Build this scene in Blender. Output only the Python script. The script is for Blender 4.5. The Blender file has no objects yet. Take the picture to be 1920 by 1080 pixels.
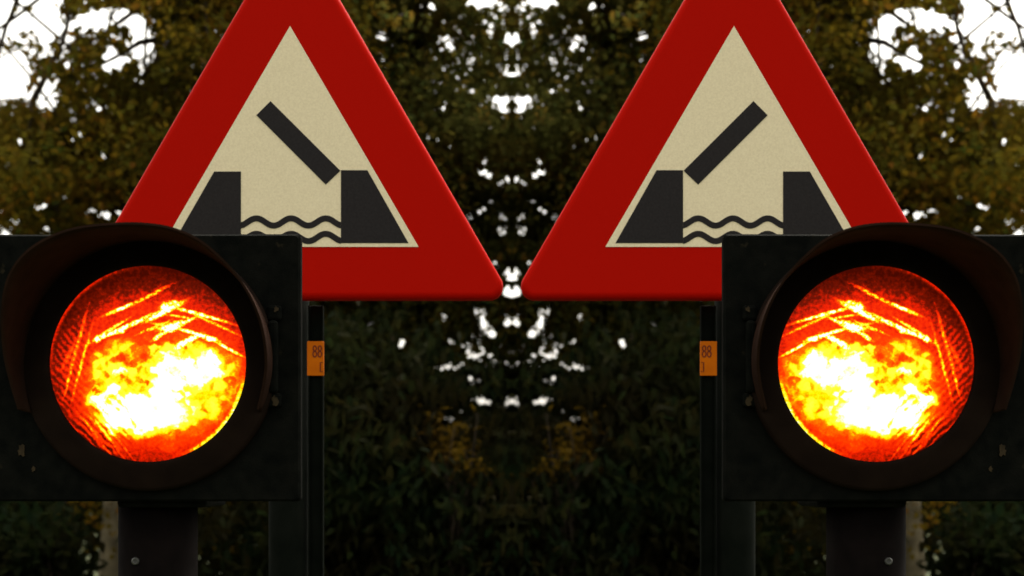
import bpy, bmesh, math, random
import numpy as np
from mathutils import Vector, Matrix

S = bpy.context.scene
C = S.collection
R = math.radians

# ------------------------------------------------------------------ camera
EYE = 1.65            # camera height
FPX = 3000.0          # focal length in photograph pixels (1920 wide)
AX, HZ = 961.0, 900.0 # mirror axis and eye level, photograph pixels
cam = bpy.data.cameras.new("camera")
cam.sensor_width = 36.0
cam.lens = 36.0 * FPX / 1920.0
cam.shift_y = (HZ - 540.0) / 1920.0
cam.clip_start, cam.clip_end = 0.05, 3000.0
cam.dof.use_dof = True
cam.dof.focus_distance = 1.85
cam.dof.aperture_fstop = 8.5
cam_o = bpy.data.objects.new("camera", cam)
C.objects.link(cam_o)
cam_o.location = (0, 0, EYE)
cam_o.rotation_euler = (R(90), 0, 0)
S.camera = cam_o

# ------------------------------------------------------------------ daylight
SUN_EL, SUN_ROT = R(58), R(20)
w = bpy.data.worlds.new("World")
S.world = w
w.use_nodes = True
wt = w.node_tree
bg = wt.nodes["Background"]
sky = wt.nodes.new("ShaderNodeTexSky")
sky.sky_type = 'NISHITA'
sky.sun_disc = False
sky.sun_elevation = SUN_EL
sky.sun_rotation = SUN_ROT
sky.air_density, sky.dust_density, sky.ozone_density = 1.0, 6.0, 1.0
hs = wt.nodes.new("ShaderNodeHueSaturation")      # cloud cover takes the blue out
hs.inputs['Saturation'].default_value = 0.12
mulc = wt.nodes.new("ShaderNodeMix")
mulc.data_type = 'RGBA'
mulc.blend_type = 'MULTIPLY'
mulc.inputs[0].default_value = 1.0
mulc.inputs[7].default_value = (1.0, 0.96, 0.86, 1)
wt.links.new(sky.outputs[0], hs.inputs['Color'])
wt.links.new(hs.outputs[0], mulc.inputs[6])
wt.links.new(mulc.outputs[2], bg.inputs[0])
bg.inputs[1].default_value = 0.15

sun = bpy.data.lights.new("sun", 'SUN')
sun.energy = 0.8
sun.angle = R(25)
sun.color = (1.0, 0.93, 0.8)
sun_o = bpy.data.objects.new("sun", sun)
C.objects.link(sun_o)
d = Vector((math.sin(SUN_ROT) * math.cos(SUN_EL), math.cos(SUN_ROT) * math.cos(SUN_EL), math.sin(SUN_EL)))
sun_o.rotation_euler = d.to_track_quat('Z', 'Y').to_euler()
sun_o.location = (0, 0, 20)

S.view_settings.view_transform = 'Standard'
S.view_settings.look = 'None'
S.view_settings.exposure = 1.7
S.view_settings.gamma = 1.0
S.view_settings.use_curve_mapping = False

# ------------------------------------------------------------------ helpers
def P(px, py, dist):
    """photograph pixel at a distance -> world point (used to take measurements)"""
    return Vector(((px - AX) * dist / FPX, dist, EYE + (HZ - py) * dist / FPX))

def empty(name, loc, label, cat, group=None):
    o = bpy.data.objects.new(name, None)
    o.empty_display_size = 0.1
    C.objects.link(o)
    o.location = loc
    o['label'] = label
    o['category'] = cat
    if group:
        o['group'] = group
    return o

def link_mesh(name, me, mat, parent=None):
    o = bpy.data.objects.new(name, me)
    if mat:
        me.materials.append(mat)
    C.objects.link(o)
    if parent:
        o.parent = parent
    return o

def origin_of(parent):
    v = Vector((0, 0, 0))
    while parent:
        v += parent.location
        parent = parent.parent
    return v

def obj(name, bm, mat, parent=None, smooth=False):
    """bm is in world coordinates; stored relative to the parents' origin"""
    if parent:
        bmesh.ops.translate(bm, vec=-origin_of(parent), verts=bm.verts)
    bmesh.ops.recalc_face_normals(bm, faces=bm.faces)
    me = bpy.data.meshes.new(name)
    if smooth:
        for f in bm.faces:
            f.smooth = True
    bm.to_mesh(me)
    bm.free()
    return link_mesh(name, me, mat, parent)

def mirror_copy(root, label):
    """the thing with its parts and sub-parts, mirrored across x = 0"""
    r = root.copy()
    C.objects.link(r)
    r.location.x = -root.location.x
    r.scale = (-1, 1, 1)
    r['label'] = label
    for ch in list(root.children):
        c = ch.copy()
        C.objects.link(c)
        c.parent = r
        for g in list(ch.children):
            e = g.copy()
            C.objects.link(e)
            e.parent = c
    return r

def add_box(bm, x0, x1, y0, y1, z0, z1, bev=0.0, seg=2):
    g = bmesh.ops.create_cube(bm, size=1.0)
    vs = g['verts']
    for v in vs:
        v.co = Vector(((x0 + x1) / 2 + v.co.x * (x1 - x0), (y0 + y1) / 2 + v.co.y * (y1 - y0), (z0 + z1) / 2 + v.co.z * (z1 - z0)))
    if bev:
        es = list({e for v in vs for e in v.link_edges})
        bmesh.ops.bevel(bm, geom=es, offset=bev, segments=seg, affect='EDGES', profile=0.5)

def add_tube(bm, pts, radii, n=10, cap=True):
    pts = [Vector(p) for p in pts]
    rings = []
    for i, p in enumerate(pts):
        a = pts[max(i - 1, 0)]
        b = pts[min(i + 1, len(pts) - 1)]
        t = (b - a).normalized()
        ref = Vector((0, 1, 0)) if abs(t.y) < 0.9 else Vector((1, 0, 0))
        u = t.cross(ref).normalized()
        v = t.cross(u)
        r = radii[i] if isinstance(radii, (list, tuple)) else radii
        rings.append([bm.verts.new(p + (u * math.cos(2 * math.pi * k / n) + v * math.sin(2 * math.pi * k / n)) * r) for k in range(n)])
    for a, b in zip(rings, rings[1:]):
        for k in range(n):
            f = bm.faces.new((a[k], a[(k + 1) % n], b[(k + 1) % n], b[k]))
            f.smooth = True
    if cap:
        bm.faces.new(rings[0])
        bm.faces.new(rings[-1])

def add_lathe_y(bm, c, prof, n=64, close_start=False, close_end=False, smooth=True):
    """profile of (radius, y offset towards +Y) turned about the Y axis through c"""
    rings = []
    for r, y in prof:
        rings.append([bm.verts.new((c[0] + r * math.cos(2 * math.pi * k / n), c[1] + y, c[2] + r * math.sin(2 * math.pi * k / n))) for k in range(n)])
    for a, b in zip(rings, rings[1:]):
        for k in range(n):
            f = bm.faces.new((a[k], a[(k + 1) % n], b[(k + 1) % n], b[k]))
            f.smooth = smooth
    if close_start:
        bm.faces.new(rings[0])
    if close_end:
        bm.faces.new(rings[-1])

def add_prism(bm, pts2, y0, y1):
    """flat outline [(x, z)] given a thickness in y"""
    a = [bm.verts.new((x, y0, z)) for x, z in pts2]
    b = [bm.verts.new((x, y1, z)) for x, z in pts2]
    bm.faces.new(a)
    bm.faces.new(b)
    n = len(a)
    for k in range(n):
        bm.faces.new((a[k], a[(k + 1) % n], b[(k + 1) % n], b[k]))

# ------------------------------------------------------------------ materials
class NT:
    def __init__(self, name):
        self.m = bpy.data.materials.new(name)
        self.m.use_nodes = True
        self.t = self.m.node_tree
        self.b = self.t.nodes.get("Principled BSDF")
        self.out = self.t.nodes.get("Material Output")
    def n(self, kind, **kw):
        nd = self.t.nodes.new(kind)
        for k, v in kw.items():
            setattr(nd, k, v)
        return nd
    def l(self, a, b):
        self.t.links.new(a, b)
    def math(self, op, a, b=None, c=None, clamp=False):
        nd = self.n("ShaderNodeMath", operation=op, use_clamp=clamp)
        for i, v in enumerate((a, b, c)):
            if v is None:
                continue
            if isinstance(v, (int, float)):
                nd.inputs[i].default_value = v
            else:
                self.l(v, nd.inputs[i])
        return nd.outputs[0]
    def coords(self):
        return self.n("ShaderNodeTexCoord").outputs['Object']
    def noise(self, scale, detail=4.0, rough=0.55, vec=None):
        nd = self.n("ShaderNodeTexNoise")
        nd.inputs['Scale'].default_value = scale
        nd.inputs['Detail'].default_value = detail
        nd.inputs['Roughness'].default_value = rough
        self.l(vec if vec is not None else self.coords(), nd.inputs['Vector'])
        return nd.outputs['Fac']
    def ramp(self, fac, stops):
        nd = self.n("ShaderNodeValToRGB")
        cr = nd.color_ramp
        while len(cr.elements) < len(stops):
            cr.elements.new(0.5)
        for e, (p, c) in zip(cr.elements, stops):
            e.position = p
            e.color = (*c, 1)
        self.l(fac, nd.inputs[0])
        return nd.outputs[0]
    def bump(self, h, strength=0.3, dist=0.002):
        nd = self.n("ShaderNodeBump")
        nd.inputs['Strength'].default_value = strength
        nd.inputs['Distance'].default_value = dist
        self.l(h, nd.inputs['Height'])
        self.l(nd.outputs[0], self.b.inputs['Normal'])
    def mix(self, fac, a, b):
        nd = self.n("ShaderNodeMix", data_type='RGBA')
        for i, v in ((0, fac), (6, a), (7, b)):
            if isinstance(v, (int, float)):
                nd.inputs[i].default_value = v
            elif isinstance(v, tuple):
                nd.inputs[i].default_value = (*v, 1)
            else:
                self.l(v, nd.inputs[i])
        return nd.outputs[2]

def surf(name, c0, c1, scale, rough, spec=0.5, bump=None, metallic=0.0, spots=None):
    t = NT(name)
    col = t.ramp(t.noise(scale), [(0.3, c0), (0.7, c1)])
    if spots:
        sc, lo, hi, scol = spots
        f = t.noise(sc, 3.0)
        mr = t.n("ShaderNodeMapRange")
        mr.inputs[1].default_value, mr.inputs[2].default_value = lo, hi
        t.l(f, mr.inputs[0])
        col = t.mix(mr.outputs[0], col, scol)
    t.l(col, t.b.inputs['Base Color'])
    t.b.inputs['Roughness'].default_value = rough
    t.b.inputs['Specular IOR Level'].default_value = spec
    t.b.inputs['Metallic'].default_value = metallic
    if bump:
        t.bump(t.noise(bump[0], 3.0), bump[1], bump[2])
    return t.m

M = {}
M['red'] = surf('red_sign_sheeting', (0.40, 0.0035, 0.0005), (0.45, 0.005, 0.001), 900, 0.5, 0.02, (900, 0.05, 0.0004))
M['white'] = surf('white_sign_sheeting', (0.74, 0.63, 0.42), (0.85, 0.74, 0.51), 420, 0.5, 0.1, (900, 0.06, 0.0004))
M['black_print'] = surf('black_sign_print', (0.015, 0.0130, 0.0135), (0.023, 0.0200, 0.0205), 300, 0.55, 0.08)
M['back'] = surf('sign_back_grey', (0.16, 0.16, 0.16), (0.22, 0.22, 0.21), 20, 0.5, 0.4)
M['post'] = surf('dark_green_post_paint', (0.0025, 0.0035, 0.0025), (0.005, 0.006, 0.0045), 30, 0.85, 0.01, (200, 0.2, 0.001))
M['steel'] = surf('dull_zinc_steel', (0.05, 0.05, 0.047), (0.08, 0.078, 0.072), 60, 0.5, 0.5, metallic=0.4)
M['housing'] = surf('black_signal_board', (0.0025, 0.003, 0.0025), (0.0062, 0.0064, 0.0052), 60, 0.8, 0.015, (500, 0.35, 0.0015),
                    spots=(38, 0.66, 0.76, (0.035, 0.028, 0.016)))
M['visor'] = surf('black_visor_sheet', (0.016, 0.0085, 0.006), (0.026, 0.013, 0.009), 40, 0.85, 0.01, (300, 0.2, 0.001))
M['bezel'] = surf('black_bezel_ring', (0.007, 0.0040, 0.0028), (0.011, 0.0063, 0.0043), 40, 0.7, 0.03, (300, 0.2, 0.001))
M['signal_post'] = surf('worn_dark_post', (0.003, 0.0026, 0.0024), (0.008, 0.006, 0.0055), 25, 0.85, 0.01, (160, 0.3, 0.001))
M['orange'] = surf('orange_plate', (0.46, 0.100, 0.0006), (0.54, 0.125, 0.0008), 40, 0.5, 0.05)
M['digit'] = surf('dark_red_print', (0.12, 0.012, 0.001), (0.15, 0.017, 0.002), 80, 0.5, 0.2)
M['rust'] = surf('rusty_patch', (0.02, 0.014, 0.007), (0.04, 0.028, 0.014), 120, 0.8, 0.1)
M['bark'] = surf('brown_bark', (0.025, 0.018, 0.012), (0.06, 0.045, 0.03), 14, 0.9, 0.1, (30, 0.8, 0.02))
M['pale_bark'] = surf('pale_lichened_bark', (0.055, 0.044, 0.025), (0.15, 0.122, 0.072), 9, 0.9, 0.1, (25, 0.8, 0.02))
M['ground'] = surf('grassy_ground', (0.02, 0.03, 0.010), (0.05, 0.055, 0.02), 2.5, 0.95, 0.1, (20, 0.6, 0.03))

def leaf_mat(name, cols, autumn, trans=0.45):
    """leaf colour varies from leaf to leaf and from spray to spray"""
    t = NT(name)
    t.t.nodes.remove(t.b)
    geo = t.n("ShaderNodeNewGeometry")
    per = t.math('MULTIPLY', geo.outputs['Random Per Island'], 0.45)
    patch = t.math('MULTIPLY_ADD', t.noise(3.1, 2.0), 2.2, -0.82)
    c = t.ramp(t.math('ADD', per, patch, clamp=True), cols)
    f = t.noise(1.7, 3.0)
    mr = t.n("ShaderNodeMapRange")
    mr.inputs[1].default_value, mr.inputs[2].default_value = 0.42, 0.6
    t.l(f, mr.inputs[0])
    c = t.mix(mr.outputs[0], c, autumn) if autumn else c
    a = t.n("ShaderNodeBsdfDiffuse")
    b = t.n("ShaderNodeBsdfTranslucent")
    g = t.n("ShaderNodeBsdfGlossy")
    g.inputs['Roughness'].default_value = 0.45
    m1, m2 = t.n("ShaderNodeMixShader"), t.n("ShaderNodeMixShader")
    m1.inputs[0].default_value = trans
    m2.inputs[0].default_value = 0.0015
    t.l(c, a.inputs['Color'])
    t.l(c, b.inputs['Color'])
    t.l(a.outputs[0], m1.inputs[1])
    t.l(b.outputs[0], m1.inputs[2])
    t.l(m1.outputs[0], m2.inputs[1])
    t.l(g.outputs[0], m2.inputs[2])
    t.l(m2.outputs[0], t.out.inputs['Surface'])
    return t.m

M['leaf_autumn'] = leaf_mat('autumn_leaves', [(0.0, (0.030, 0.040, 0.006)), (0.3, (0.075, 0.056, 0.005)), (0.6, (0.125, 0.072, 0.005)), (0.85, (0.13, 0.052, 0.005)), (1.0, (0.075, 0.033, 0.006))], (0.062, 0.052, 0.006))
M['leaf_olive'] = leaf_mat('olive_leaves', [(0.0, (0.028, 0.056, 0.018)), (0.35, (0.066, 0.064, 0.011)), (0.65, (0.125, 0.082, 0.011)), (1.0, (0.135, 0.064, 0.010))], (0.060, 0.060, 0.013))
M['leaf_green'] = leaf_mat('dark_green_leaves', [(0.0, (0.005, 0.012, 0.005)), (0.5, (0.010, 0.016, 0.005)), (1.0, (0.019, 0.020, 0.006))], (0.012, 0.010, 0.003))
M['leaf_gold'] = leaf_mat('yellow_brown_leaves', [(0.0, (0.06, 0.036, 0.003)), (0.5, (0.095, 0.058, 0.005)), (1.0, (0.055, 0.028, 0.004))], None)

def lens_material(rad):
    """lit signal glass: bulb image and rib glints painted into the emission, ruby glass round them"""
    t = NT('lit_signal_glass')
    co = t.coords()
    sep = t.n("ShaderNodeSeparateXYZ")
    t.l(co, sep.inputs[0])
    comb = t.n("ShaderNodeCombineXYZ")
    t.l(t.math('DIVIDE', sep.outputs[0], rad), comb.inputs[0])
    t.l(t.math('DIVIDE', sep.outputs[2], rad), comb.inputs[1])
    uv0 = comb.outputs[0]
    nz = t.n("ShaderNodeTexNoise")
    nz.inputs['Scale'].default_value = 7.0
    nz.inputs['Detail'].default_value = 3.0
    t.l(uv0, nz.inputs['Vector'])
    off = t.n("ShaderNodeVectorMath", operation='SUBTRACT')
    t.l(nz.outputs['Color'], off.inputs[0])
    off.inputs[1].default_value = (0.5, 0.5, 0.5)
    def warped(k):
        sc = t.n("ShaderNodeVectorMath", operation='SCALE')
        t.l(off.outputs[0], sc.inputs[0])
        sc.inputs['Scale'].default_value = k
        ad = t.n("ShaderNodeVectorMath", operation='ADD')
        t.l(uv0, ad.inputs[0])
        t.l(sc.outputs[0], ad.inputs[1])
        flat = t.n("ShaderNodeVectorMath", operation='MULTIPLY')
        t.l(ad.outputs[0], flat.inputs[0])
        flat.inputs[1].default_value = (1, 1, 0)
        return flat.outputs[0]
    uvw, uvs, uvl = warped(0.26), warped(0.07), warped(0.028)
    def blob(vec, cx, cy, rx, ry, rot, soft, amp):
        mp = t.n("ShaderNodeMapping", vector_type='TEXTURE')
        mp.inputs['Location'].default_value = (cx, cy, 0)
        mp.inputs['Rotation'].default_value = (0, 0, R(rot))
        mp.inputs['Scale'].default_value = (rx, ry, 1)
        t.l(vec, mp.inputs[0])
        ln = t.n("ShaderNodeVectorMath", operation='LENGTH')
        t.l(mp.outputs[0], ln.inputs[0])
        mr = t.n("ShaderNodeMapRange", interpolation_type='SMOOTHSTEP')
        mr.inputs[1].default_value = 1.0 + soft
        mr.inputs[2].default_value = 1.0 - soft
        mr.inputs[3].default_value = 0.0
        mr.inputs[4].default_value = amp
        t.l(ln.outputs['Value'], mr.inputs[0])
        return mr.outputs[0]
    def seg(vec, p, q, wd, amp):
        z = lambda a: ((a[0] - 535) / 497.0, (545 - a[1]) / 497.0)
        (x0, y0), (x1, y1) = z(p), z(q)
        L = math.hypot(x1 - x0, y1 - y0)
        return blob(vec, (x0 + x1) / 2, (y0 + y1) / 2, L / 2, wd * 0.68, math.degrees(math.atan2(y1 - y0, x1 - x0)), 0.75, amp)
    def zb(vec, x, y, rx, ry, rot, soft, amp):
        return blob(vec, (x - 535) / 497.0, (545 - y) / 497.0, rx / 497.0, ry / 497.0, rot, soft, amp)
    def mx(vals):
        r = vals[0]
        for v in vals[1:]:
            r = t.math('MAXIMUM', r, v)
        return r
    # ruby glass body, dimmer at the top and the left edge
    base = zb(uvs, 590, 610, 520, 440, 0, 0.25, 0.22)
    fill = zb(uvw, 620, 660, 420, 300, 8, 0.15, 0.09)
    yellow = mx([zb(uvw, 600, 690, 360, 215, 8, 0.22, 0.34), zb(uvw, 400, 570, 150, 125, 0, 0.3, 0.33),
                 zb(uvw, 800, 590, 190, 140, -15, 0.3, 0.34), zb(uvw, 530, 830, 240, 95, 5, 0.25, 0.34)])
    white = mx([zb(uvw, 530, 790, 225, 95, 4, 0.3, 0.5), zb(uvw, 740, 580, 165, 72, -8, 0.35, 0.48),
                zb(uvw, 640, 690, 95, 120, -30, 0.4, 0.45), zb(uvw, 300, 735, 55, 50, 0, 0.5, 0.45),
                zb(uvw, 360, 680, 45, 32, 0, 0.5, 0.42), zb(uvw, 390, 590, 30, 22, 0, 0.5, 0.35),
                zb(uvw, 650, 470, 45, 35, 0, 0.5, 0.35), zb(uvw, 850, 530, 65, 40, -25, 0.5, 0.4),
                zb(uvw, 570, 470, 24, 20, 0, 0.5, 0.35)])
    # streaks: glints painted into the emission, as if rib edges caught a bulb
    st = mx([seg(uvl, (265, 432), (480, 340), 0.030, 0.62), seg(uvl, (360, 395), (560, 300), 0.032, 0.55),
             seg(uvl, (540, 325), (705, 240), 0.040, 0.75), seg(uvl, (650, 255), (930, 335), 0.024, 0.55),
             seg(uvl, (330, 300), (480, 235), 0.026, 0.50), seg(uvl, (450, 255), (630, 160), 0.024, 0.34),
             seg(uvl, (580, 410), (780, 310), 0.028, 0.55), seg(uvl, (600, 375), (720, 340), 0.050, 0.72),
             seg(uvl, (690, 370), (890, 430), 0.028, 0.60), seg(uvl, (800, 405), (890, 428), 0.042, 0.66),
             seg(uvl, (500, 395), (650, 330), 0.022, 0.36), seg(uvl, (720, 275), (985, 395), 0.02, 0.30), seg(uvl, (300, 400), (430, 325), 0.02, 0.40),
             seg(uvl, (620, 240), (720, 235), 0.03, 0.45), seg(uvl, (560, 430), (610, 400), 0.03, 0.5), seg(uvl, (640, 300), (780, 320), 0.018, 0.30),
             zb(uvs, 625, 262, 34, 20, 25, 0.5, 0.62), zb(uvs, 405, 375, 32, 16, 20, 0.5, 0.62), zb(uvs, 660, 362, 44, 20, 15, 0.5, 0.64), zb(uvs, 290, 415, 28, 16, 30, 0.5, 0.58),
             seg(uvl, (870, 430), (1010, 505), 0.024, 0.5), seg(uvl, (560, 340), (700, 372), 0.022, 0.40),
             seg(uvl, (660, 480), (800, 400), 0.045, 0.72), seg(uvl, (270, 430), (400, 340), 0.026, 0.45)])
    side = mx([seg(uvl, (225, 300), (130, 640), 0.026, 0.26), seg(uvl, (245, 400), (165, 690), 0.022, 0.30),
               seg(uvl, (170, 440), (110, 560), 0.03, 0.16), seg(uvl, (155, 560), (120, 690), 0.018, 0.34),
               seg(uvl, (200, 810), (330, 980), 0.02, 0.22), seg(uvl, (260, 810), (400, 1000), 0.018, 0.24),
               seg(uvl, (330, 860), (450, 1010), 0.016, 0.20)])
    # bead break-up of everything bright
    vo = t.n("ShaderNodeTexVoronoi", feature='SMOOTH_F1')
    vo.inputs['Smoothness'].default_value = 0.45
    vo.inputs['Scale'].default_value = 14.0
    t.l(uvs, vo.inputs['Vector'])
    cell = t.n("ShaderNodeSeparateColor")
    t.l(vo.outputs['Color'], cell.inputs[0])
    fine = t.noise(26.0, 3.0, 0.6, uv0)
    h = t.math('ADD', base, fill)
    h = t.math('ADD', h, t.math('MULTIPLY', yellow, t.math('MULTIPLY_ADD', cell.outputs[0], 0.95, 0.42)))
    h = t.math('ADD', h, t.math('MULTIPLY', white, t.math('MULTIPLY_ADD', cell.outputs[2], 0.35, 0.85)))
    stm = t.math('MULTIPLY', st, t.math('MULTIPLY_ADD', fine, 4.2, -0.85))
    sdm = t.math('MULTIPLY', side, t.math('MULTIPLY_ADD', fine, 2.2, -0.1))
    h = t.math('MAXIMUM', h, t.math('ADD', base, stm))
    h = t.math('ADD', h, sdm)
    # bright sliver at the lower right edge of the glass
    ln = t.n("ShaderNodeVectorMath", operation='LENGTH')
    t.l(uv0, ln.inputs[0])
    edge = t.n("ShaderNodeMapRange", interpolation_type='SMOOTHSTEP')
    edge.inputs[1].default_value, edge.inputs[2].default_value = 0.945, 0.985
    t.l(ln.outputs['Value'], edge.inputs[0])
    lowr = blob(uv0, 0.75, -0.62, 0.55, 0.42, -52, 0.5, 0.5)
    h = t.math('ADD', h, t.math('MULTIPLY', edge.outputs[0], t.math('MULTIPLY', lowr, t.math('MULTIPLY_ADD', fine, 2.4, -0.25))))
    edgel = blob(uv0, -0.6, 0.55, 0.6, 0.4, 45, 0.5, 0.16)
    h = t.math('ADD', h, t.math('MULTIPLY', edge.outputs[0], edgel))
    for x_, y_, rx_, ry_, am in ((435, 520, 46, 30, .26), (515, 505, 30, 24, .2), (430, 620, 50, 22, .2), (525, 628, 18, 12, .25),
                                 (680, 670, 40, 14, .22), (275, 670, 14, 12, .3), (350, 740, 22, 12, .2), (950, 635, 26, 18, .2), (760, 640, 40, 20, .2)):
        h = t.math('SUBTRACT', h, zb(uvw, x_, y_, rx_, ry_, -20, 0.7, am))
    rib = t.n("ShaderNodeTexWave", wave_type='BANDS', bands_direction='DIAGONAL')
    rib.inputs['Scale'].default_value = 7.5
    rib.inputs['Distortion'].default_value = 2.5
    rib.inputs['Detail'].default_value = 2.0
    t.l(uvs, rib.inputs['Vector'])
    ribz = mx([zb(uvw, 300, 880, 230, 130, 35, 0.4, 0.22), zb(uvw, 150, 560, 90, 240, -8, 0.4, 0.12)])
    h = t.math('ADD', h, t.math('MULTIPLY', ribz, t.math('SUBTRACT', rib.outputs['Fac'], 0.55)))
    h = t.math('ADD', h, t.math('MULTIPLY_ADD', fine, 0.30, -0.145))
    dark = t.math('MULTIPLY_ADD', cell.outputs[1], 0.05, -0.02)
    h = t.math('ADD', h, dark, clamp=True)
    col = t.ramp(h, [(0.0, (0.05, 0.002, 0.0)), (0.10, (0.16, 0.005, 0.0)), (0.20, (0.75, 0.012, 0.0)), (0.32, (1.0, 0.045, 0.0)),
                     (0.46, (1.0, 0.18, 0.0)), (0.58, (1.0, 0.80, 0.0)), (0.84, (1.0, 0.97, 0.06)), (0.97, (1.0, 1.0, 1.0))])
    t.b.inputs['Base Color'].default_value = (0.02, 0.0005, 0.0, 1)
    t.b.inputs['Roughness'].default_value = 0.25
    t.b.inputs['Specular IOR Level'].default_value = 0.03
    t.l(col, t.b.inputs['Emission Color'])
    t.b.inputs['Emission Strength'].default_value = 0.36
    t.bump(fine, 0.3, 0.001)
    return t.m

# ------------------------------------------------------------------ the ground
bm = bmesh.new()
bmesh.ops.create_grid(bm, x_segments=4, y_segments=4, size=1500)
g = obj('ground', bm, M['ground'])
g['kind'] = 'structure'

# ------------------------------------------------------------------ warning sign on its post
SD = 2.2                                   # distance of the sign face
def sx(px): return (px - AX) * SD / FPX
def sz(py): return EYE + (HZ - py) * SD / FPX
K = SD / FPX                               # metres per pixel at the sign

def tri_outline(cx, apex, base, inset, r, n=10):
    """rounded equilateral-ish triangle in pixels: corner arcs keep their centres"""
    H = base - apex
    half = H * 0.5775
    Vx = [(cx, apex), (cx + half, base), (cx - half, base)]
    pts = []
    cen = (cx, apex + 2 * H / 3)
    for i, (x, y) in enumerate(Vx):
        dx, dy = cen[0] - x, cen[1] - y
        L = math.hypot(dx, dy)
        ax, ay = x + dx / L * 2 * r, y + dy / L * 2 * r
        mid = [-90, 30, 150][i]
        for k in range(n + 1):
            a = R(mid - 60 + 120 * k / n)
            pts.append((ax + (r - inset) * math.cos(a), ay + (r - inset) * math.sin(a)))
    return pts

sign_group = 'triangular drawbridge warning signs'
post_c = Vector(((543 - AX) * (SD + 0.062) / FPX, SD + 0.062, 0))
sign = empty('warning_sign', post_c, 'red bordered triangular drawbridge warning sign with bridge leaf slanting down to the right', 'sign', sign_group)

bm = bmesh.new()                           # pressed panel with a rolled edge
loops = []
f = 13.0
for k in range(6):
    a = R(90 * k / 5)
    loops.append((f * (1 - math.sin(a)), f * (1 - math.cos(a)) * K))
loops.append((0.0, 0.022))
loops.append((3.0, 0.022))
rings = []
for inset, dy in loops:
    rings.append([bm.verts.new((sx(x), SD + dy, sz(y))) for x, y in tri_outline(547, -160, 561, inset, 26)])
bm.faces.new(rings[0])
for i, (a, b) in enumerate(zip(rings, rings[1:])):
    for k in range(len(a)):
        fc = bm.faces.new((a[k], a[(k + 1) % len(a)], b[(k + 1) % len(b)], b[k]))
        fc.smooth = i < 5
bk = [bm.verts.new((v.co.x, SD + 0.004, v.co.z)) for v in rings[-1]]
for k in range(len(bk)):
    bm.faces.new((rings[-1][k], rings[-1][(k + 1) % len(bk)], bk[(k + 1) % len(bk)], bk[k]))
bm.faces.new(bk)
panel = obj('sign_panel', bm, M['red'], sign)

bm = bmesh.new()
add_prism(bm, [(sx(x), sz(y)) for x, y in ((545, 49), (786, 463), (304, 463))], SD - 0.0010, SD + 0.001)
face = obj('white_field', bm, M['white'], panel)

def flat(name, pts):
    b = bmesh.new()
    add_prism(b, [(sx(x), sz(y)) for x, y in pts], SD - 0.0017, SD - 0.0006)
    return obj(name, b, M['black_print'], panel)
flat('bridge_leaf', ((508.5, 190), (639.5, 320.5), (612, 346.5), (482, 216.5)))
flat('bridge_pier', ((403, 322), (453, 322), (453, 456), (326, 456)))
flat('bridge_pier', ((640.5, 319.5), (690, 319.5), (767, 456), (640.5, 456)))
def wave(y0, x0=453.2, x1=640.3):
    top, bot = [], []
    n = 60
    for i in range(n + 1):
        x = x0 + (x1 - x0) * i / n
        ph = 2 * math.pi * (x - 482) / 65.0
        y = y0 - 6.8 * math.cos(ph)
        sl = abs(6.8 * 2 * math.pi / 65 * math.sin(ph))
        hw = 5.6 * math.sqrt(1 + sl * sl)
        top.append((x, y - hw))
        bot.append((x, y + hw))
    flat('water_wave', top + bot[::-1])
wave(416.5)
wave(445.5)

bm = bmesh.new()                           # post, from the ground to behind the panel
pr = 39 * K
add_tube(bm, [(post_c.x, post_c.y, 0.0), (post_c.x, post_c.y, sz(-60))], pr, 28)
post = obj('post', bm, M['post'], sign)
bm = bmesh.new()
add_lathe_y(bm, (0, 0, 0), [(pr * 1.02, 0.0), (pr * 0.8, 0.012), (0.004, 0.018)], 28, True, True)
bmesh.ops.rotate(bm, cent=(0, 0, 0), matrix=Matrix.Rotation(R(90), 3, 'X'), verts=bm.verts)
bmesh.ops.translate(bm, vec=(post_c.x, post_c.y, sz(-60)), verts=bm.verts)
obj('post_cap', bm, M['post'], sign)
for py in (130, 440):                      # clamps behind the panel
    bm = bmesh.new()
    add_box(bm, post_c.x - 0.055, post_c.x + 0.055, SD + 0.0045, SD + 0.030, sz(py) - 0.014, sz(py) + 0.014, 0.002)
    obj('clamp', bm, M['steel'], sign)
bm = bmesh.new()                           # flat slotted rail along the post, with the little plate
PD = SD + 0.040
kp = PD / FPX
def qx(px): return (px - AX) * kp
def qz(py): return EYE + (HZ - py) * kp
add_box(bm, qx(578.5), qx(606.5), SD + 0.046, SD + 0.056, 0.0, sz(566), 0.0018)
add_box(bm, qx(578.5), qx(582.0), SD + 0.041, SD + 0.047, 0.0, sz(566), 0.0012)
add_box(bm, qx(603.0), qx(606.5), SD + 0.041, SD + 0.047, 0.0, sz(566), 0.0012)
rail = obj('side_rail', bm, M['post'], sign)
bm = bmesh.new()
add_box(bm, qx(577), qx(608.5), PD - 0.0016, PD + 0.002, qz(704.5), qz(640), 0.0006)
plate = obj('number_plate', bm, M['orange'], sign)
plate['label'] = 'small orange plate with the number 88'

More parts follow.
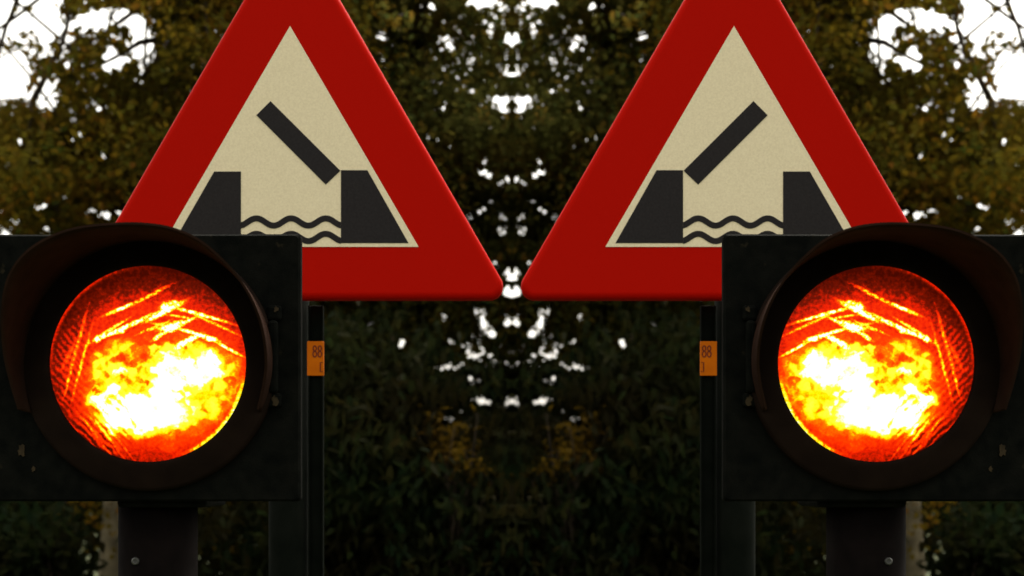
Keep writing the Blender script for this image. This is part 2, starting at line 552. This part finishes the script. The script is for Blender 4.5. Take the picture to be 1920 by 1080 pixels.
def stroke(b, pts, wd, closed=False):
    """a printed stroke of even width"""
    n = len(pts)
    L, Rr = [], []
    for i in range(n):
        a = pts[(i - 1) % n] if (closed or i) else pts[0]
        c = pts[(i + 1) % n] if (closed or i < n - 1) else pts[-1]
        dx, dy = c[0] - a[0], c[1] - a[1]
        l = math.hypot(dx, dy) or 1
        nx, ny = -dy / l * wd / 2, dx / l * wd / 2
        p = pts[i]
        L.append((p[0] + nx, p[1] + ny))
        Rr.append((p[0] - nx, p[1] - ny))
    m = n if closed else n - 1
    y0, y1 = PD - 0.0022, PD - 0.0012
    V = lambda p, y: b.verts.new((qx(p[0]), y, qz(p[1])))
    for i in range(m):
        j = (i + 1) % n
        f0 = [V(p, y0) for p in (L[i], L[j], Rr[j], Rr[i])]
        f1 = [V(p, y1) for p in (L[i], L[j], Rr[j], Rr[i])]
        b.faces.new(f0)
        b.faces.new(f1)
        for k in range(4):
            b.faces.new((f0[k], f0[(k + 1) % 4], f1[(k + 1) % 4], f1[k]))
def digit_eight(x):
    b = bmesh.new()
    for cy, rx, ry in ((653.5, 3.0, 4.6), (664.2, 3.4, 5.4)):
        stroke(b, [(x + rx * math.cos(2 * math.pi * k / 20), cy + ry * math.sin(2 * math.pi * k / 20)) for k in range(20)], 2.3, True)
    return obj('digit', b, M['digit'], plate)
digit_eight(591.5)
digit_eight(601.0)
b = bmesh.new()
stroke(b, [(606.5, 680), (602, 680), (602, 697), (607, 697)], 2.2)
obj('letter', b, M['digit'], plate)

# ------------------------------------------------------------------ light signal on its post
LD = 1.63
KL = LD / FPX
BD = 1.645                                  # front of the board
kb = BD / FPX
def bx(px): return (px - AX) * kb
def bz(py): return EYE + (HZ - py) * kb
LC = P(278, 682, LD)
LR = 185 * KL
sig_post_y = BD + 0.075
sig_post_x = (297.5 - AX) * sig_post_y / FPX
signal = empty('traffic_signal', (sig_post_x, sig_post_y, 0), 'lit red flashing signal lamp in black board and hood, at the left of the photo', 'traffic signal', 'lit flashing light signals')

bm = bmesh.new()
pts = []
for cx, cy, a0 in ((-2, 447, 180), (558, 446, 270), (558, 933, 0), (-2, 933, 90)):
    for k in range(5):
        a = R(a0 + 90 * k / 4)
        pts.append((cx + 7 * math.cos(a), cy + 7 * math.sin(a)))
pr0 = [bm.verts.new((bx(x), BD, bz(y))) for x, y in pts]
pr1 = [bm.verts.new((bx(x), BD + 0.012, bz(y))) for x, y in pts]
ip = [bm.verts.new((bx(278 + (x - 278) * 0.985), BD - 0.003, bz(688 + (y - 688) * 0.985))) for x, y in pts]
bm.faces.new(ip)
bm.faces.new(pr1)
for k in range(len(pts)):
    k2 = (k + 1) % len(pts)
    bm.faces.new((ip[k], ip[k2], pr0[k2], pr0[k]))
    bm.faces.new((pr0[k], pr0[k2], pr1[k2], pr1[k]))
board = obj('backing_board', bm, M['housing'], signal)

bm = bmesh.new()                            # lamp house behind the board
add_box(bm, bx(110), bx(440), BD + 0.012, BD + 0.13, bz(905), bz(500), 0.012, 3)
obj('lamp_house', bm, M['housing'], signal)

bm = bmesh.new()                            # bezel ring that holds the glass
add_lathe_y(bm, (LC.x, BD, LC.z), [(LR * 1.29, -0.003), (LR * 1.29, -0.012), (LR * 1.25, -0.015), (LR * 1.07, -0.016), (LR * 1.03, -0.018), (LR * 1.0, -0.017), (LR * 0.985, -0.010)], 96)
bezel = obj('bezel', bm, M['bezel'], signal)

bm = bmesh.new()                            # domed glass
prof = []
for k in range(17):
    q = k / 16
    prof.append((max(LR * q, 0.0003), -0.014 - 0.006 * (1 - q * q)))
add_lathe_y(bm, (0, BD, 0), prof, 96, True)
bmesh.ops.translate(bm, vec=(0, -BD, 0), verts=bm.verts)
bmesh.ops.recalc_face_normals(bm, faces=bm.faces)
me = bpy.data.meshes.new('lens')
bm.to_mesh(me)
bm.free()
lens = link_mesh('lens', me, lens_material(LR), signal)
lens.location = Vector((LC.x, BD, LC.z)) - signal.location
lens['label'] = 'glowing red and yellow signal glass'

# hood: front lip measured round the lamp, lofted to a ring on the board
lip = [(486, 768, 0.02), (498, 715, 0.035), (501, 668, 0.055), (493, 612, 0.085), (474, 560, 0.11), (446, 515, 0.125), (412, 478, 0.138), (372, 446, 0.146),
       (325, 426, 0.15), (280, 418, 0.15), (235, 416.5, 0.15), (190, 419, 0.15), (145, 425, 0.15), (105, 437, 0.147), (65, 458, 0.138), (36, 484, 0.128),
       (16, 516, 0.115), (5, 556, 0.10), (2, 605, 0.08), (6, 660, 0.055), (18, 715, 0.035), (34, 768, 0.02)]
def cr(p, i, t):
    a, b_, c, d_ = (p[max(i - 1, 0)], p[i], p[i + 1], p[min(i + 2, len(p) - 1)])
    return tuple(0.5 * (2 * b_[k] + (c[k] - a[k]) * t + (2 * a[k] - 5 * b_[k] + 4 * c[k] - d_[k]) * t * t + (3 * b_[k] - a[k] - 3 * c[k] + d_[k]) * t ** 3) for k in range(3))
fine_lip = [cr(lip, i, k / 4) for i in range(len(lip) - 1) for k in range(4)] + [lip[-1]]
bm = bmesh.new()
n = len(fine_lip)
R0 = LR * 1.265
a0, a1 = R(-24), R(204)
TH = 0.0022
outer, inner = [], []
for i, (x, y, pr_) in enumerate(fine_lip):
    a = a0 + (a1 - a0) * i / (n - 1)
    back = Vector((LC.x + R0 * math.cos(a), BD - 0.004, LC.z + R0 * math.sin(a)))
    front = P(x, y, BD - 0.004 - pr_)
    rad = Vector((math.cos(a), 0, math.sin(a)))
    rowo, rowi = [], []
    for j in range(7):
        s = j / 6
        p = back.lerp(front, s)
        rowo.append(bm.verts.new(p))
        rowi.append(bm.verts.new(p - rad * TH))
    # rolled lip
    outer.append(rowo)
    inner.append(rowi)
for i in range(n - 1):
    for j in range(6):
        for rows, fl in ((outer, 0), (inner, 1)):
            fc = bm.faces.new((rows[i][j], rows[i + 1][j], rows[i + 1][j + 1], rows[i][j + 1]))
            fc.smooth = True
    bm.faces.new((outer[i][6], outer[i + 1][6], inner[i + 1][6], inner[i][6]))
    bm.faces.new((outer[i][0], outer[i + 1][0], inner[i + 1][0], inner[i][0]))
for i in (0, n - 1):
    for j in range(6):
        bm.faces.new((outer[i][j], outer[i][j + 1], inner[i][j + 1], inner[i][j]))
obj('visor', bm, M['visor'], signal)

bm = bmesh.new()                            # hinge bar beside the lamp with its two lugs
add_box(bm, bx(508), bx(525), BD - 0.016, BD - 0.002, bz(738), bz(603), 0.003)
hinge = obj('hinge', bm, M['housing'], signal)
for y0, y1 in ((603, 574), (764, 738)):
    bm = bmesh.new()
    add_box(bm, bx(504), bx(531), BD - 0.011, BD - 0.002, bz(y0), bz(y1) , 0.003)
    obj('lug', bm, M['housing'], hinge)
rr = random.Random(5)
for (cx, cy, s) in ((520, 752, 9), (522, 582, 6), (44, 845, 10), (66, 880, 6)):   # flaked, rusty spots
    bm = bmesh.new()
    ring = []
    for k in range(14):
        a = 2 * math.pi * k / 14
        q = s * rr.uniform(0.5, 1.15)
        ring.append((bx(cx + q * 0.8 * math.cos(a)), bz(cy + q * 1.1 * math.sin(a))))
    yy = BD - 0.0045 if cx < 300 else BD - 0.0118
    add_prism(bm, ring, yy, yy + 0.0012)
    obj('rust_patch', bm, M['rust'], signal)

bm = bmesh.new()
add_tube(bm, [(sig_post_x, sig_post_y, 0.0), (sig_post_x, sig_post_y, bz(900))], 73 * (sig_post_y / FPX), 40)
spost = obj('post', bm, M['signal_post'], signal)
bm = bmesh.new()                            # collar under the board
add_box(bm, bx(214), bx(384), BD + 0.0125, BD + 0.128, bz(952), bz(905.5), 0.004)
obj('collar', bm, M['housing'], signal)
bm = bmesh.new()                            # bolt head on the post
rp = 73 * sig_post_y / FPX
bxp = (258 - AX) * (sig_post_y - rp * 0.8) / FPX
yb = sig_post_y - math.sqrt(rp * rp - (bxp - sig_post_x) ** 2)
bzp = EYE + (HZ - 1052) * yb / FPX
add_lathe_y(bm, (bxp, yb, bzp), [(0.0042, 0.003), (0.0042, -0.002), (0.0032, -0.0032), (0.0018, -0.0032), (0.0015, -0.0018)], 16, True, True)
obj('bolt', bm, M['steel'], signal)

# ------------------------------------------------------------------ trees and shrubs
# open places in the foliage (photograph pixels of the left half: x, y, rx, ry)
GAPS = [(12, 145, 20, 24), (6, 122, 10, 12), (34, 168, 15, 15), (52, 182, 10, 10), (12, 22, 22, 30), (45, 60, 10, 14), (268, 80, 25, 22), (222, 112, 18, 13), (206, 126, 14, 7),
        (192, 42, 26, 7), (160, 36, 16, 8), (70, 30, 20, 13), (100, 55, 10, 8), (240, 38, 22, 8), (273, 128, 9, 20), (256, 158, 6, 8), (290, 105, 6, 12),
        (84, 170, 10, 18), (98, 196, 14, 7), (108, 178, 6, 8), (194, 206, 11, 8), (172, 195, 7, 6), (60, 237, 9, 5), (42, 268, 11, 6), (140, 218, 6, 11),
        (197, 293, 6, 6), (145, 256, 14, 4), (95, 15, 14, 8), (125, 40, 6, 10), (110, 80, 7, 8), (60, 90, 8, 8), (175, 78, 8, 6), (205, 90, 8, 8), (128, 118, 8, 10),
        (200, 402, 16, 8), (225, 395, 10, 6), (172, 395, 10, 5), (110, 393, 9, 8), (80, 388, 12, 7), (122, 374, 5, 6), (10, 437, 9, 9), (30, 415, 8, 6), (90, 428, 8, 6), (14, 310, 8, 6),
        (800, 10, 13, 9), (905, 4, 32, 9), (945, 16, 9, 12), (958, 75, 13, 10), (948, 40, 6, 6), (716, 70, 10, 8), (783, 82, 10, 7), (712, 108, 9, 6), (827, 74, 6, 4),
        (843, 88, 5, 7), (883, 112, 5, 6), (918, 48, 5, 7), (925, 30, 5, 5), (939, 190, 16, 12), (958, 188, 8, 10), (950, 206, 10, 4), (955, 138, 11, 5), (822, 212, 4, 8),
        (832, 200, 7, 4), (812, 235, 5, 4), (803, 260, 5, 8), (824, 268, 7, 5), (842, 276, 4, 5), (910, 306, 4, 8), (913, 325, 13, 5), (948, 343, 9, 5), (922, 374, 4, 4),
        (905, 394, 10, 3), (880, 406, 9, 6), (940, 410, 6, 4), (943, 432, 6, 5), (957, 515, 12, 9), (958, 548, 13, 9), (930, 490, 4, 4), (612, 572, 5, 8), (645, 572, 8, 6),
        (659, 580, 5, 6), (787, 582, 10, 9), (791, 600, 7, 6), (833, 590, 4, 10), (893, 580, 8, 6), (903, 598, 9, 12), (914, 616, 9, 12), (924, 628, 6, 6), (952, 600, 6, 14),
        (895, 634, 6, 6), (757, 645, 11, 7), (845, 642, 9, 6), (877, 650, 7, 7), (895, 665, 12, 4), (908, 660, 6, 5), (836, 688, 14, 3), (862, 688, 5, 4), (891, 720, 4, 5),
        (955, 756, 8, 5), (905, 752, 18, 3), (868, 777, 7, 3), (840, 788, 8, 7), (880, 851, 9, 6), (696, 607, 3, 7), (735, 628, 4, 4), (765, 620, 4, 4)]
GAPS += [(8, -8, 60, 34), (84, 2, 34, 22), (18, 140, 42, 52), (10, 30, 48, 48), (92, 60, 58, 52), (86, 172, 22, 34), (205, 44, 85, 30), (266, 86, 30, 34), (214, 112, 30, 17)]
SPRAYS = [(52, 72, 20, 16), (72, 92, 14, 10), (85, 112, 22, 12), (66, 132, 15, 10), (98, 138, 18, 16), (150, 95, 28, 14), (175, 112, 24, 12), (122, 18, 12, 24), (105, 85, 9, 9),
          (222, 58, 18, 9), (240, 72, 7, 14), (198, 76, 14, 9), (180, 62, 18, 7), (292, 40, 14, 14), (142, 62, 12, 9), (28, 8, 9, 9), (150, 18, 15, 8), (72, 168, 9, 12), (118, 172, 12, 20), (248, 108, 7, 12)]
G = np.array(GAPS)
SP = np.array(SPRAYS)

def in_gap(px, py, margin):
    """0..1: how surely a leaf here would close an open place (edges are ragged)"""
    hit = np.zeros(len(px))
    wx = px + 3.0 * np.sin(py * 0.31 + 0.9) + 2.2 * np.sin(px * 0.47 + py * 0.19) + 1.5 * np.sin(px * 0.9 - py * 0.7)
    wy = py + 3.0 * np.sin(px * 0.29 + 2.1) + 2.2 * np.sin(px * 0.23 - py * 0.41) + 1.5 * np.sin(px * 0.8 + py * 0.77)
    for cx, cy, rx, ry in G:
        q = np.sqrt(((wx - cx) / (rx + margin)) ** 2 + ((wy - cy) / (ry + margin)) ** 2)
        hit = np.maximum(hit, np.clip((1.12 - q) / 0.35, 0, 1.0 if rx > 9 else 0.88))
    for cx, cy, rx, ry in SP:              # leaf sprays that hang across the open sky
        q = np.sqrt(((wx - cx) / rx) ** 2 + ((wy - cy) / ry) ** 2)
        hit = np.where(q < 1.0, np.minimum(hit, 0.62), hit)
    return hit

def sample_in(ells, n, rng):
    ar = np.array([e[2] * e[3] * (e[4] if len(e) > 4 else 1.0) for e in ells])
    idx = rng.choice(len(ells), n, p=ar / ar.sum())
    e = np.array([x[:4] for x in ells], float)[idx]
    a = rng.uniform(0, 2 * np.pi, n)
    r = np.sqrt(rng.uniform(0, 1, n))
    return e[:, 0] + e[:, 2] * r * np.cos(a), e[:, 1] + e[:, 3] * r * np.sin(a)

def leaves(name, parent, ells, dist, thick, clumps, per, spread, ln, wd, mat, seed, gap=0.2, keep=0.0, droop=0.5):
    rng = np.random.default_rng(seed)
    cx, cy = sample_in(ells, clumps, rng)
    cd = dist + rng.normal(0, thick, clumps)
    cen = np.stack([(cx - AX) * cd / FPX, cd, EYE + (HZ - cy) * cd / FPX], 1)
    sc = rng.uniform(0.55, 1.35, clumps)
    num = np.maximum(4, (per * sc ** 1.5).astype(int))
    idx = np.repeat(np.arange(clumps), num)
    n = len(idx)
    pos = cen[idx] + rng.normal(0, 1, (n, 3)) * (spread * sc[idx])[:, None] * np.array([1.0, 1.0, 0.62])
    L = ln * rng.uniform(0.6, 1.25, n)
    W = wd * rng.uniform(0.65, 1.2, n)
    px = AX + pos[:, 0] * FPX / pos[:, 1]
    py = HZ - (pos[:, 2] - EYE) * FPX / pos[:, 1]
    ok = (pos[:, 0] < 0.01) & (pos[:, 2] > 0.03)
    if gap:
        m = gap * ln * FPX / dist
        ok &= in_gap(px, py, m) * (1 - keep) < rng.uniform(0, 1, n)
    pos, L, W = pos[ok], L[ok], W[ok]
    n = len(pos)
    az = rng.uniform(0, 2 * np.pi, n)
    el = rng.normal(-droop, 0.45, n)
    T = np.stack([np.cos(az) * np.cos(el), np.sin(az) * np.cos(el), np.sin(el)], 1)
    up = rng.normal(0, 0.55, (n, 3)) + np.array([0, 0, 1.0])
    B = np.cross(T, up)
    B /= np.linalg.norm(B, axis=1)[:, None] + 1e-9
    N = np.cross(B, T)
    L, W = L[:, None], W[:, None]
    v = np.stack([pos - T * L * 0.5,
                  pos - T * L * 0.12 + B * W * 0.5 + N * W * 0.13, pos + T * L * 0.22 + B * W * 0.38 + N * W * 0.10,
                  pos + T * L * 0.5 - N * W * 0.12,
                  pos + T * L * 0.22 - B * W * 0.38 + N * W * 0.10, pos - T * L * 0.12 - B * W * 0.5 + N * W * 0.13], 1)
    v = v.reshape(-1, 3) - np.array(origin_of(parent))
    base = (np.arange(n) * 6)[:, None]
    loops = (base + np.array([0, 1, 2, 3, 0, 3, 4, 5])[None, :]).reshape(-1)
    me = bpy.data.meshes.new(name)
    me.vertices.add(n * 6)
    me.vertices.foreach_set('co', v.astype(np.float32).reshape(-1))
    me.loops.add(n * 8)
    me.loops.foreach_set('vertex_index', loops.astype(np.int32))
    me.polygons.add(n * 2)
    me.polygons.foreach_set('loop_start', (np.arange(n * 2) * 4).astype(np.int32))
    me.update(calc_edges=True)
    me.validate()
    return link_mesh(name, me, mat, parent), cen

def limbs(name, parent, trunk_pts, cen, mat, seed, count, r0=0.03, extra=()):
    rng = random.Random(seed)
    bm = bmesh.new()
    pick = rng.sample(range(len(cen)), min(count, len(cen)))
    for i in pick:
        tip = Vector(cen[i])
        if tip.x > -0.05:
            continue
        k = rng.uniform(0.35, 1.0)
        q = k * (len(trunk_pts) - 1)
        j = min(int(q), len(trunk_pts) - 2)
        st = Vector(trunk_pts[j]).lerp(Vector(trunk_pts[j + 1]), q - j)
        mid = st.lerp(tip, 0.5) + Vector((rng.uniform(-.15, .15), rng.uniform(-.15, .15), rng.uniform(0, .35)))
        p1 = st.lerp(mid, 0.5) + Vector((rng.uniform(-.06, .06), 0, rng.uniform(-.05, .1)))
        p2 = mid.lerp(tip, 0.5) + Vector((rng.uniform(-.08, .08), 0, rng.uniform(-.05, .1)))
        r = r0 * rng.uniform(0.6, 1.2)
        add_tube(bm, [st, p1, mid, p2, tip], [r, r * .8, r * .55, r * .35, r * .15], 6)
    for pts, ra, rb in extra:
        m = len(pts)
        add_tube(bm, pts, [ra + (rb - ra) * i / (m - 1) for i in range(m)], 6)
    return obj(name, bm, mat, parent)

def trunk(parent, pts, radii, mat):
    bm = bmesh.new()
    add_tube(bm, pts, radii, 16)
    return obj('trunk', bm, mat, parent)

def ground_at(px, dist):
    return Vector(((px - AX) * dist / FPX, dist, 0.0))

halves = []

# big autumn tree behind the signal
D1 = 10.0
b0 = ground_at(211, D1)
tree = empty('autumn_tree', b0, 'large brown-leaved autumn tree with sky between its twigs, behind the left warning sign and signal', 'tree', 'brown autumn trees behind the signals')
tp = [b0 + Vector((0, 0, 0)), b0 + Vector((0.02, 0, 0.8)), b0 + Vector((0.08, 0.03, 1.8)), b0 + Vector((0.22, 0.05, 2.9)), b0 + Vector((0.42, 0.05, 4.2)), b0 + Vector((0.5, 0, 5.6))]
trunk(tree, tp, [0.17, 0.125, 0.115, 0.10, 0.06, 0.025], M['pale_bark'])
E1 = [(420, 150, 250, 330), (300, 330, 330, 140), (150, 330, 220, 110), (60, 230, 130, 40, .9), (20, 300, 60, 80), (130, 30, 150, 60, .9), (110, 120, 70, 60, 1.2), (195, 70, 60, 60, 1.0), (250, -90, 420, 90, .8), (440, 1000, 55, 60, .5), (200, 1035, 26, 18, 1.0), (196, 958, 36, 12, 1.2), (30, 955, 40, 16, .6)]
cr1, cen1 = leaves('crown', tree, E1, D1, 0.7, 900, 120, 0.16, 0.050, 0.028, M['leaf_autumn'], 11)
tw = lambda pts, dd: [P(x, y, dd) for x, y in pts]
EX = [(tw([(40, -60), (33, 0), (22, 30), (12, 50), (2, 88), (-12, 130)], 9.6), .018, .012),
      (tw([(110, -30), (61, 8), (30, 32), (0, 53), (-20, 70)], 9.7), .014, .010),
      (tw([(40, 90), (18, 99), (0, 110), (-20, 122)], 9.7), .006, .006),
      (tw([(61, 192), (82, 152), (102, 110), (118, 80), (126, 53), (132, 20), (134, -20)], 9.5), .022, .010),
      (tw([(102, 110), (126, 88), (160, 62), (212, 28), (240, 5)], 9.6), .010, .004),
      (tw([(108, 126), (135, 108), (163, 81), (190, 66)], 9.6), .009, .004),
      (tw([(205, 20), (228, 60), (240, 92), (253, 118), (262, 160)], 9.7), .005, .008),
      (tw([(253, 118), (275, 105), (300, 84), (316, 60)], 9.7), .006, .003),
      (tw([(150, 50), (175, 38), (215, 24)], 9.6), .004, .003),
      (tw([(61, 192), (50, 260), (60, 330), (150, 420)], 9.5), .022, .05)]
r1 = random.Random(77)
for k in range(34):                        # bare twigs over the open sky
    x, y = r1.uniform(-10, 300), r1.uniform(-10, 240)
    a = r1.uniform(-2.4, -0.5)
    q = r1.uniform(35, 80)
    pts_ = [(x, y)]
    for j in range(4):
        a += r1.uniform(-0.35, 0.35)
        pts_.append((pts_[-1][0] + q / 4 * math.cos(a), pts_[-1][1] + q / 4 * math.sin(a)))
    EX.append((tw(pts_, 9.6 + r1.uniform(0, .5)), r1.uniform(.0035, .006), .0015))
limbs('branches', tree, tp[2:], cen1, M['bark'], 3, 60, 0.024, EX)
halves.append((tree, 'large brown-leaved autumn tree with sky between its twigs, behind the right warning sign and signal'))

# olive tree towards the middle
D2 = 10.8
b0 = ground_at(780, D2)
tree = empty('olive_leaved_tree', b0, 'olive and brown leaved tree left of the middle, between the two signs', 'tree', 'olive leaved trees between the signs')
tp = [b0, b0 + Vector((0.03, 0, 1.0)), b0 + Vector((-0.02, 0, 2.2)), b0 + Vector((0.05, 0.05, 3.4)), b0 + Vector((0.0, 0, 5.2))]
trunk(tree, tp, [0.14, 0.10, 0.085, 0.06, 0.02], M['bark'])
E2 = [(790, 150, 260, 260), (830, 380, 200, 190), (800, 560, 220, 110), (760, -60, 330, 80)]
cr2, cen2 = leaves('crown', tree, E2, D2, 0.6, 620, 120, 0.17, 0.052, 0.029, M['leaf_olive'], 23)
limbs('branches', tree, tp[1:], cen2, M['bark'], 8, 45, 0.02)
halves.append((tree, 'olive and brown leaved tree right of the middle, between the two signs'))

# dark evergreen behind everything
D3 = 13.5
b0 = ground_at(640, D3)
tree = empty('dark_tree', b0, 'dark green tree filling the shade under the left warning sign', 'tree', 'dark green trees behind the posts')
tp = [b0, b0 + Vector((0, 0, 1.5)), b0 + Vector((0.05, 0, 3.0)), b0 + Vector((0, 0, 5.5))]
trunk(tree, tp, [0.2, 0.16, 0.12, 0.03], M['bark'])
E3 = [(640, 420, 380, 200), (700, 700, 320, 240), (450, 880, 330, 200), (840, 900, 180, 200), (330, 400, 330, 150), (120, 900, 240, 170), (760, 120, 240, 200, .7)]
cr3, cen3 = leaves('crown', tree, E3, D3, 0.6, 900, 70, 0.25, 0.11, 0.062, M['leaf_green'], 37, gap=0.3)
limbs('branches', tree, tp[1:], cen3, M['bark'], 9, 40, 0.03)
halves.append((tree, 'dark green tree filling the shade under the right warning sign'))

# long-leaved shrub in front of it
D4 = 8.6
b0 = ground_at(740, D4)
shrub = empty('dark_shrub', b0, 'dark shrub with long drooping leaves, left of the middle beside the sign post', 'shrub', 'dark shrubs between the sign posts')
E4 = [(760, 880, 240, 210), (640, 1000, 300, 200), (860, 1050, 160, 190), (700, 720, 150, 110), (640, 1300, 330, 160)]
tp = [b0, b0 + Vector((0, 0, .5)), b0 + Vector((.05, 0, 1.2)), b0 + Vector((0, 0, 2.0))]
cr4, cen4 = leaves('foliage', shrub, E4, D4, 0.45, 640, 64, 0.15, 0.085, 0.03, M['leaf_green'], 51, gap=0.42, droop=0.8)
limbs('stems', shrub, tp, cen4, M['bark'], 12, 40, 0.014)
halves.append((shrub, 'dark shrub with long drooping leaves, right of the middle beside the sign post'))

# green bush below the signal
D5 = 8.0
b0 = ground_at(70, D5)
shrub = empty('green_bush', b0, 'leafy green bush beside the pale trunk, bottom left corner', 'shrub', 'green bushes in the bottom corners')
E5 = [(20, 1060, 100, 120), (-20, 1000, 90, 80), (80, 1010, 40, 50), (40, 1250, 170, 140), (-60, 1250, 150, 140)]
tp = [b0, b0 + Vector((0, 0, .5)), b0 + Vector((.05, 0, 1.0)), b0 + Vector((0, 0, 1.4))]
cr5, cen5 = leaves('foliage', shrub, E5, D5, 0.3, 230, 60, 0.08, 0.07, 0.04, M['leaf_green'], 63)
limbs('stems', shrub, tp, cen5, M['bark'], 13, 30, 0.012)
halves.append((shrub, 'leafy green bush beside the pale trunk, bottom right corner'))

# yellowing sapling in the middle
D6 = 8.0
b0 = ground_at(850, D6)
shrub = empty('yellow_sapling', b0, 'yellow-brown leaved sapling low in the middle, its left half', 'sapling', 'yellowing saplings low in the middle')
E6 = [(835, 820, 40, 36), (860, 858, 30, 30), (890, 880, 34, 22), (915, 905, 26, 26), (820, 850, 26, 20)]
cr6, cen6 = leaves('foliage', shrub, E6, D6, 0.10, 34, 14, 0.05, 0.055, 0.02, M['leaf_gold'], 71, gap=0.35)
tp = [b0, b0 + Vector((.02, 0, .6)), b0 + Vector((-.02, 0, 1.2)), b0 + Vector((0, 0, 1.7))]
limbs('stems', shrub, tp, cen6, M['bark'], 14, 14, 0.008)
bm = bmesh.new()
add_tube(bm, tp, [.016, .014, .011, .005], 8)
obj('trunk', bm, M['bark'], shrub)
halves.append((shrub, 'yellow-brown leaved sapling low in the middle, its right half'))

# ------------------------------------------------------------------ the mirrored half of the place
mirror_copy(sign, 'red bordered triangular drawbridge warning sign with bridge leaf slanting up to the right')
mirror_copy(signal, 'lit red flashing signal lamp in black board and hood, at the right of the photo')
for o, lab in halves:
    mirror_copy(o, lab)
